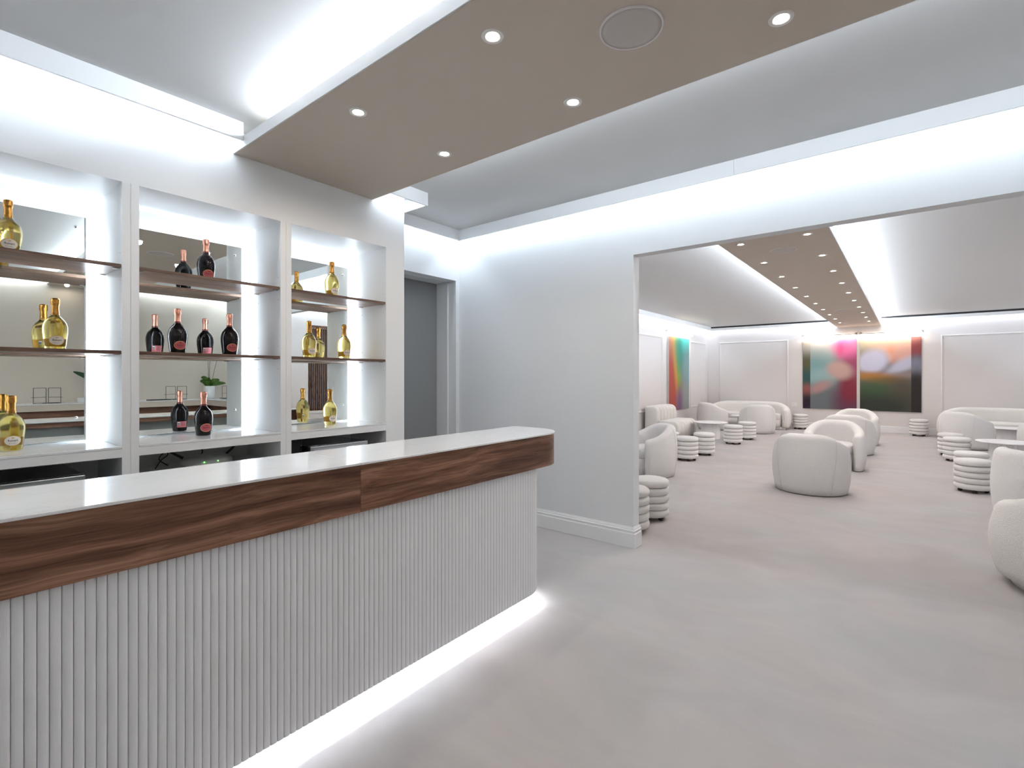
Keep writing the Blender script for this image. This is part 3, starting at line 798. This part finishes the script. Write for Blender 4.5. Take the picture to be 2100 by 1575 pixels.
o = dup(sf, (1.60, 4.98, 0), 0); tag(o, 'near curved sofa whose rounded arm shows at the right edge behind the opening', 'sofa', 'curved sofas')
for q in bpy.data.objects:
    pass

# channel tufted bench against the left wall
def chan(profile, w_, rnd, name, par, y):
    cx = sum(p[0] for p in profile) / len(profile); cz = sum(p[1] for p in profile) / len(profile)
    L = []
    for t, k in ((0, 1.6), (.06, .75), (.16, .28), (.32, .05), (.5, 0), (.68, .05), (.84, .28), (.94, .75), (1, 1.6)):
        ring = []
        for x, z in profile:
            d = Vector((cx - x, cz - z)); d = d.normalized() * rnd * k
            ring.append((x + d.x, y + w_ * t, z + d.y))
        L.append(ring)
    return MB().loops(L).build(name, 'boucle_cream', par, True)
def rprof(x0, x1, z0, z1, r_tl, r_tr, n=7):
    p = [(x0, z0), (x1, z0)]
    p += [(x1 - r_tr + r_tr * math.cos(a), z1 - r_tr + r_tr * math.sin(a)) for a in [PI / 2 * i / n for i in range(n + 1)]]
    p += [(x0 + r_tl - r_tl * math.sin(a), z1 - r_tl + r_tl * math.cos(a)) for a in [PI / 2 * i / n for i in range(n + 1)]]
    return p
bn = tag(empty('channel_bench', (-4.52, 11.18, 0)), 'channel tufted cream loveseat against the left lounge wall', 'loveseat')
for k in range(6):
    chan(rprof(-.38, -.05, .09, .765, .05, .15), .204, .026, 'back_channel', bn, k * .205)
    chan(rprof(-.052, .45, .05, .435, .06, .14), .204, .026, 'seat_channel', bn, k * .205)
MB().box(-.34, .38, .05, 1.18, .003, .055).build('plinth', 'foot_dark', bn)

# stools made of five stacked rolls
def stool():
    r = empty('roll_stool')
    z = .042; rh = .073
    roll = MB().lathe([(.15, .0), (.176, .003), (.186, .014), (.190, rh / 2), (.186, rh - .014), (.176, rh - .003), (.15, rh)], 40).mesh('roll', 'boucle', True)
    for k in range(4): link('roll', roll, r).location = (0, 0, z + k * rh)
    MB().lathe([(.14, .0), (.17, .005), (.186, .02), (.190, .042), (.185, .062), (.168, .074), (.13, .079), (.06, .082), (.004, .083)], 40).build('seat_cushion', 'boucle', r, True).location = (0, 0, z + 4 * rh)
    ft = MB().lathe([(.012, .0), (.023, .006), (.026, .02), (.02, .034), (.02, .046)], 14).mesh('foot', 'foot_dark', True)
    for k in range(4):
        a = PI / 4 + k * PI / 2; link('foot', ft, r).location = (.125 * math.cos(a), .125 * math.sin(a), 0)
    return r
st = stool()
ST = [(-2.07, 4.37, 'stool half hidden behind the left jamb, nearest the camera'), (-2.08, 4.88, 'stool just behind the left jamb, beside the half hidden stool'),
      (-3.02, 8.68, 'nearer of the two stools left of the centre aisle beside the low round table'), (-2.98, 9.48, 'stool right behind the nearer left stool, beside the tufted loveseat'),
      (-2.97, 11.41, 'stool right of the fluted table before the tufted loveseat'), (-2.93, 12.43, 'stool behind and right of the fluted left table'),
      (-2.36, 15.84, 'stool against the far wall beside the left curved sofa, under the small plaque'), (.20, 15.80, 'stool alone against the far wall, right of the paintings'),
      (.61, 12.22, 'farthest of the four stools on the right'), (.65, 11.46, 'third of the four stools on the right, counted from the camera'),
      (.68, 9.35, 'second of the four stools on the right, just behind the nearest'), (.64, 8.54, 'nearest of the four stools on the right')]
for i, (x, y, lb) in enumerate(ST):
    o = st if i == 0 else dup(st, (0, 0, 0), 0)
    o.location = (x, y, 0); o.rotation_euler = (0, 0, R(37 * i)); tag(o, lb, 'stool', 'stacked roll stools')

def table():
    r = empty('fluted_table')
    MB().lathe([(.36, .372), (.372, .376), (.375, .384), (.370, .390), (.30, .391), (.004, .391)], 56, cap1=True).build('table_top', 'table_white', r, True)
    L = []; N = 220
    for z in (.004, .3715):
        ring = []
        for k in range(N):
            a = 2 * PI * k / N; q = .205 + .006 * abs(math.sin(a * 27.5)); ring.append((q * math.cos(a), q * math.sin(a), z))
        L.append(ring)
    MB().loops(L).build('fluted_pedestal', 'table_white', r)
    return r
tb = table()
TB = [(-3.65, 12.08, 'round fluted table before the tufted loveseat'), (-3.74, 9.2, 'low table mostly hidden behind the left armchair'),
      (-3.50, 14.70, 'fluted table between two armchairs before the left curved sofa'), (1.25, 11.42, 'round fluted table cut by the right frame edge, beside the stools'),
      (1.66, 14.55, 'fluted table before the right curved sofa')]
for i, (x, y, lb) in enumerate(TB):
    o = tb if i == 0 else dup(tb, (0, 0, 0), 0)
    o.location = (x, y, 0); tag(o, lb, 'table', 'fluted round tables')

# ================================================================== PAINTINGS AND PICTURE LIGHTS
def art_mat(name, base, blobs, ax='X'):
    """soft colour fields; blobs: (cx, cy, rx, ry, angle, softness, colour) in 0..1 picture coordinates"""
    m = mat(name, base, .55, spec=.3); n, l, b = nodes(m)
    tc = n.new('ShaderNodeTexCoord'); sx = n.new('ShaderNodeSeparateXYZ'); l.new(tc.outputs['Generated'], sx.inputs[0])
    u = sx.outputs[0] if ax == 'X' else sx.outputs[1]; v = sx.outputs[2]
    cv = n.new('ShaderNodeCombineXYZ'); l.new(u, cv.inputs[0]); l.new(v, cv.inputs[1])
    cur = None
    for cx, cy, rx, ry, an, so, col in blobs:
        mp = n.new('ShaderNodeMapping'); mp.vector_type = 'TEXTURE'
        mp.inputs['Location'].default_value = (cx, cy, 0); mp.inputs['Rotation'].default_value = (0, 0, R(an)); mp.inputs['Scale'].default_value = (rx, ry, 1)
        l.new(cv.outputs[0], mp.inputs[0])
        ln = n.new('ShaderNodeVectorMath'); ln.operation = 'LENGTH'; l.new(mp.outputs[0], ln.inputs[0])
        mr = n.new('ShaderNodeMapRange'); mr.interpolation_type = 'SMOOTHSTEP'
        mr.inputs[1].default_value = 1 + so; mr.inputs[2].default_value = max(0, 1 - so); mr.inputs[3].default_value = 0; mr.inputs[4].default_value = 1
        l.new(ln.outputs['Value'], mr.inputs[0])
        mx = n.new('ShaderNodeMix'); mx.data_type = 'RGBA'; l.new(mr.outputs[0], mx.inputs[0])
        if cur is None: mx.inputs[6].default_value = (*base, 1)
        else: l.new(cur, mx.inputs[6])
        mx.inputs[7].default_value = (*col, 1); cur = mx.outputs[2]
    l.new(cur, b.inputs['Base Color']); return m
ART1 = [(.45, .95, .6, .25, 0, .7, (.50, .50, .48)), (.2, .55, .45, .25, 0, .7, (.20, .34, .34)), (.25, .45, .3, .12, 0, .6, (.28, .42, .43)),
        (.95, .72, .30, .40, 0, .7, (.30, .07, .14)), (.80, .90, .30, .16, 0, .6, (.72, .16, .36)), (.95, .98, .15, .12, 0, .6, (.60, .22, .42)),
        (.30, .10, .5, .25, 0, .6, (.15, .17, .18)), (.85, .10, .35, .3, 0, .6, (.13, .05, .085)), (.85, .30, .20, .20, 0, .6, (.22, .03, .05)),
        (.64, .56, .27, .125, -6, .45, (.50, .33, .29)), (.22, .32, .24, .07, 14, .7, (.42, .25, .24)), (.66, .86, .06, .1, 0, .8, (.70, .12, .28))]
ART2 = [(.3, .98, .8, .16, 0, .7, (.55, .50, .38)), (.75, .90, .45, .15, 0, .6, (.70, .44, .34)), (.62, .78, .10, .10, 0, .8, (.72, .33, .20)), (.9, .75, .25, .14, 0, .7, (.60, .34, .28)),
        (.25, .68, .32, .16, 6, .35, (.55, .56, .70)), (.85, .62, .34, .085, 18, .6, (.47, .48, .60)), (.8, .48, .4, .05, 4, .9, (.32, .26, .26)),
        (.25, .47, .45, .06, -3, .8, (.42, .19, .045)), (.55, .42, .3, .05, 0, .9, (.25, .13, .04)), (.3, .26, .6, .16, 0, .7, (.055, .10, .048)), (.85, .25, .3, .2, 0, .8, (.085, .075, .055)),
        (.3, .05, .8, .18, 0, .6, (.035, .042, .032))]
S1 = [(.5, .95, 1, .2, 0, .6, (.40, .38, .34)), (.5, .6, 1, .2, 0, .7, (.10, .10, .05)), (.5, .45, 1, .12, 0, .7, (.035, .09, .09)), (.5, .27, 1, .09, 0, .7, (.28, .10, .085)), (.5, .03, 1, .18, 0, .6, (.025, .013, .028))]
S2 = [(.5, .95, 1, .10, 0, .7, (.30, .13, .12)), (.5, .83, 1, .10, 0, .7, (.24, .055, .06)), (.5, .62, 1, .12, 0, .6, (.20, .20, .25)), (.5, .2, 1, .32, 0, .4, (.028, .023, .022))]
ART3 = [(.1, .9, .3, .6, 0, .6, (.42, .24, .14)), (.0, .3, .55, .55, 0, .5, (.42, .075, .055)), (.30, .75, .10, .55, 12, .7, (.52, .30, .05)), (.48, .58, .10, .55, 15, .7, (.24, .34, .06)),
        (.75, .95, .45, .45, 10, .5, (.03, .25, .20)), (.85, .95, .22, .14, 0, .7, (.06, .50, .46)), (.90, .55, .25, .30, 0, .6, (.20, .31, .32)), (.85, .12, .35, .2, 0, .6, (.28, .30, .29)), (.5, .1, .14, .22, -10, .8, (.20, .10, .20))]
a1 = art_mat('art_left_field', (.2, .2, .2), ART1); a2 = art_mat('art_right_field', (.16, .14, .12), ART2)
s1 = art_mat('art_left_strip', (.06, .06, .05), S1); s2 = art_mat('art_right_strip', (.06, .05, .05), S2)
a3 = art_mat('art_side_field', (.3, .2, .2), ART3, 'Y')
mat('canvas_edge', (.55, .54, .52), .7)
def painting(x0, x1, z0, z1, xs, m_a, m_b, strip_left, label):
    r = tag(empty('painting', ((x0 + x1) / 2, LYF - .004, z0)), label, 'painting'); c = (x0 + x1) / 2; h = z1 - z0
    MB().box(x0 - c, x1 - c, -.034, 0, 0, h).build('stretcher', 'canvas_edge', r)
    p = (xs, x1) if strip_left else (x0, xs); q = (x0, xs) if strip_left else (xs, x1)
    MB().box(p[0] - c, p[1] - c, -.038, -.0345, 0, h).build('colour_field', m_a, r)
    MB().box(q[0] - c, q[1] - c, -.038, -.0345, 0, h).build('dark_strip', m_b, r)
painting(-2.342, -1.085, .565, 2.472, -2.158, a1, s1, True, 'blurred grey teal and magenta painting, left of the pair on the far wall')
painting(-1.012, .255, .555, 2.468, .055, a2, s2, False, 'blurred painting with pale lilac oval over dark green, right of the far pair')
r = tag(empty('painting', (LXL + .004, 13.56, .55)), 'red orange and teal blurred painting on the left lounge wall', 'painting')
MB().box(0, .055, -.76, .75, 0, 1.98).build('stretcher', 'canvas_edge', r)
MB().box(.0555, .059, -.76, .75, 0, 1.98).build('colour_field', a3, r)

def picture_light(L_, label, loc, rz):
    r = tag(empty('picture_light', loc, rz), label, 'picture light', 'long tube picture lights')
    # local: wall behind at +y, tube along x
    for sx in (-1, 1):
        o = MB().lathe([(.004, .0), (.034, .0), (.034, .01), (.028, .018), (.01, .021)], 20).build('wall_rose', 'nickel', r, True)
        o.rotation_euler = (PI / 2, 0, 0); o.location = (sx * (L_ / 2 - .02), -.001, .03)
        MB().tube([(sx * (L_ / 2 - .02), -.015, .03), (sx * (L_ / 2 - .02), -.09, .03), (sx * (L_ / 2 - .02), -.12, .012)], .007, 10).build('arm', 'nickel', r, True)
    MB().tube([(-L_ / 2, -.12, .014), (L_ / 2, -.12, .014)], .012, 12).build('housing', 'nickel', r, True)
    MB().tube([(-L_ / 2 + .02, -.12, -.004), (L_ / 2 - .02, -.12, -.004)], .010, 12).build('glowing_tube', 'tube_glow', r, True)
    l = bpy.data.lights.new('picture_lamp', 'AREA'); l.shape = 'RECTANGLE'; l.size = L_ - .05; l.size_y = .02; l.energy = 2.2; l.color = (1, .82, .66)
    o = bpy.data.objects.new('picture_lamp', l); COL.objects.link(o); o.parent = r; o.location = (0, -.12, -.02); o.rotation_euler = (R(25), 0, 0)
picture_light(1.28, 'tube picture light over the left painting of the pair', (-1.715, LYF - .003, 2.575), 0)
picture_light(1.30, 'tube picture light over the right painting of the pair', (-.362, LYF - .003, 2.575), 0)
picture_light(1.75, 'tube picture light over the painting on the left wall', (LXL + .003, 13.6, 2.64), PI / 2)
pq = tag(empty('wall_plaque', (-2.56, LYF - .003, .61)), 'small white caption plaque left of the magenta painting', 'plaque')
MB().box(-.068, .068, -.006, 0, 0, .105).build('card', 'white_plastic', pq)
pm = MB()
for k, w_ in ((0, .03), (1, .05), (2, .045)): pm.box(-.05, -.05 + w_, -.0068, -.0062, .078 - k * .014, .081 - k * .014)
pm.build('print_lines', 'speaker_grille', pq)

# ================================================================== OPPOSITE COUNTER (seen in the mirrors)
oc = tag(empty('side_counter', (2.4, 1.0, 0)), 'white L shaped counter against the opposite beige wall, seen in the mirrors', 'counter')
io = Matrix.Translation((-2.4, -1.0, 0))
def ob(o): o.matrix_parent_inverse = io; return o
ZS = 1.06
L2 = [(2.15, -2.0), (2.15, 3.36), (.78, 3.36), (.78, YW - .02), (XR - .003, YW - .02), (XR - .003, -2.0)]
ob(MB().prism(L2, ZS - .015, ZS).build('stone_slab', 'stone', oc, bevel=.002))
ob(MB().box(2.16, 2.18, -2.0, 3.37, ZS - .105, ZS - .0155).box(.79, 2.16, 3.37, 3.39, ZS - .105, ZS - .0155).build('apron', 'beige_paint', oc))
ob(MB().box(2.25, XR - .003, -2.0, YW - .02, .18, ZS - .106).box(.85, 2.249, 3.46, YW - .02, .18, ZS - .106).build('base_cabinet', 'walnut', oc))
# wire display stands
def wire_stand(loc, rz, label):
    r = tag(empty('wire_stand', loc, rz), label, 'display stand', 'black wire stands')
    def fr(y0, y1, x, nm):
        m = MB()
        for a, b in (((x, y0, 0), (x, y0, .225)), ((x, y1, 0), (x, y1, .225)), ((x, y0, .225), (x, y1, .225)), ((x, y0, .004), (x, y1, .004))): m.tube([a, b], .0035, 6)
        m.build(nm, 'black_metal', r)
    fr(-.15, -.012, 0, 'frame'); fr(.012, .15, 0, 'frame')
    MB().tube([(.01, -.175, .085), (.01, -.012, .09)], .003, 6).build('rest_bar', 'black_metal', r)
    MB().tube([(.01, .012, .09), (.01, .175, .085)], .003, 6).build('rest_bar', 'black_metal', r)
    MB().box(-.10, -.06, -.06, .12, .003, .012).build('foot_bar', 'black_metal', r)
wire_stand((2.42, 1.33, ZS + .001), 0, 'black wire stand reflected in the left mirror')
wire_stand((2.40, 2.98, ZS + .001), R(12), 'black wire stand reflected in the middle mirror behind a dark bottle')
wire_stand((2.15, 3.70, ZS + .001), R(80), 'black wire stand beside the orchid pot, reflected in the middle mirror')
tag(MB().box(2.25, 2.42, 2.55, 2.86, ZS + .001, ZS + .012).build('menu_folder', 'black_plastic', bevel=.003), 'flat black menu folder on the opposite counter, reflected in the middle mirror', 'folder')
cb = tag(empty('card_box', (2.40, 1.80, ZS + .001)), 'white card box on the opposite counter at the left mirror edge', 'box')
MB().box(-.09, .09, -.12, .12, 0, .05).build('box_body', 'white_plastic', cb, bevel=.003)
MB().box(-.092, .092, -.122, .122, .0505, .066).build('lid', 'white_plastic', cb, bevel=.003)
def leaf(P, wid, par, m, name='leaf', tilt=50):
    L = curve_pts(P, 14); a = []; n_ = len(L)
    v = []; f = []
    for i, p in enumerate(L):
        t = i / (n_ - 1); w_ = wid * math.sin(PI * min(1, t * .93 + .05)) ** .8
        d_ = (L[min(i + 1, n_ - 1)] - L[max(i - 1, 0)]).normalized(); sd = d_.cross(Vector((0, 0, 1)))
        sd = sd.normalized() if sd.length > .05 else Vector((0, 1, 0))
        un = sd.cross(d_).normalized(); sd = (sd * math.cos(R(tilt)) + un * math.sin(R(tilt))).normalized()
        up = sd.cross(d_).normalized() * (w_ * .25)
        v += [p - sd * w_ + up, p - Vector((0, 0, .002)), p + sd * w_ + up]
    for i in range(n_ - 1):
        for k in (0, 1): f.append((i * 3 + k, i * 3 + k + 1, i * 3 + k + 4, i * 3 + k + 3))
    return MB().add(v, f).build(name, m, par, True, fix=False)
def pot(par, r_, h):
    MB().lathe([(r_ * .86, 0), (r_ * .95, .004), (r_, h * .3), (r_, h), (r_ * .9, h), (r_ * .88, h - .02)], 32, cap1=False).build('pot', 'white_plastic', par, True)
    MB().lathe([(r_ * .89, h - .03), (.002, h - .024)], 24, cap0=False).build('soil', 'soil', par)
oq = tag(empty('potted_orchid', (2.42, 3.50, ZS + .001)), 'bare stemmed orchid with green leaves in a white pot, reflected in the middle mirror', 'plant')
pot(oq, .088, .225)
for a, ln, hh in ((-100, .16, .11), (-60, .13, .17), (-150, .15, .14), (20, .14, .16), (75, .20, .12), (95, .27, .06), (150, .15, .12), (60, .26, .09)):
    dx, dy = math.cos(R(a)), math.sin(R(a))
    leaf([(dx * .02, dy * .02, .21), (dx * ln * .45, dy * ln * .45, .21 + hh * .8), (dx * ln, dy * ln, .21 + hh)], .05, oq, 'leaf_green', tilt=55 if a % 2 == 0 else -50)
for P in ([(0, -.01, .2), (.0, -.015, .5), (.01, -.02, .85)], [(.0, .012, .2), (.01, .01, .55), (.02, .03, .9)], [(0, .03, .2), (.02, .09, .5), (.03, .16, .8)]):
    MB().tube(curve_pts(P, 12), .0035, 6).build('flower_stem', 'stem_dark', oq, True)
sp_ = tag(empty('potted_strelitzia', (2.44, 2.06, ZS + .001)), 'broad dark green leaf of a potted plant at the left mirror edge', 'plant')
pot(sp_, .08, .18)
leaf([(0, 0, .16), (-.02, -.16, .33), (-.02, -.30, .40), (-.02, -.44, .47)], .055, sp_, 'leaf_dark')
leaf([(0, 0, .16), (.02, .10, .40), (.02, .22, .55)], .06, sp_, 'leaf_dark')
leaf([(0, 0, .16), (-.1, .02, .45), (-.2, .05, .6)], .06, sp_, 'leaf_dark')
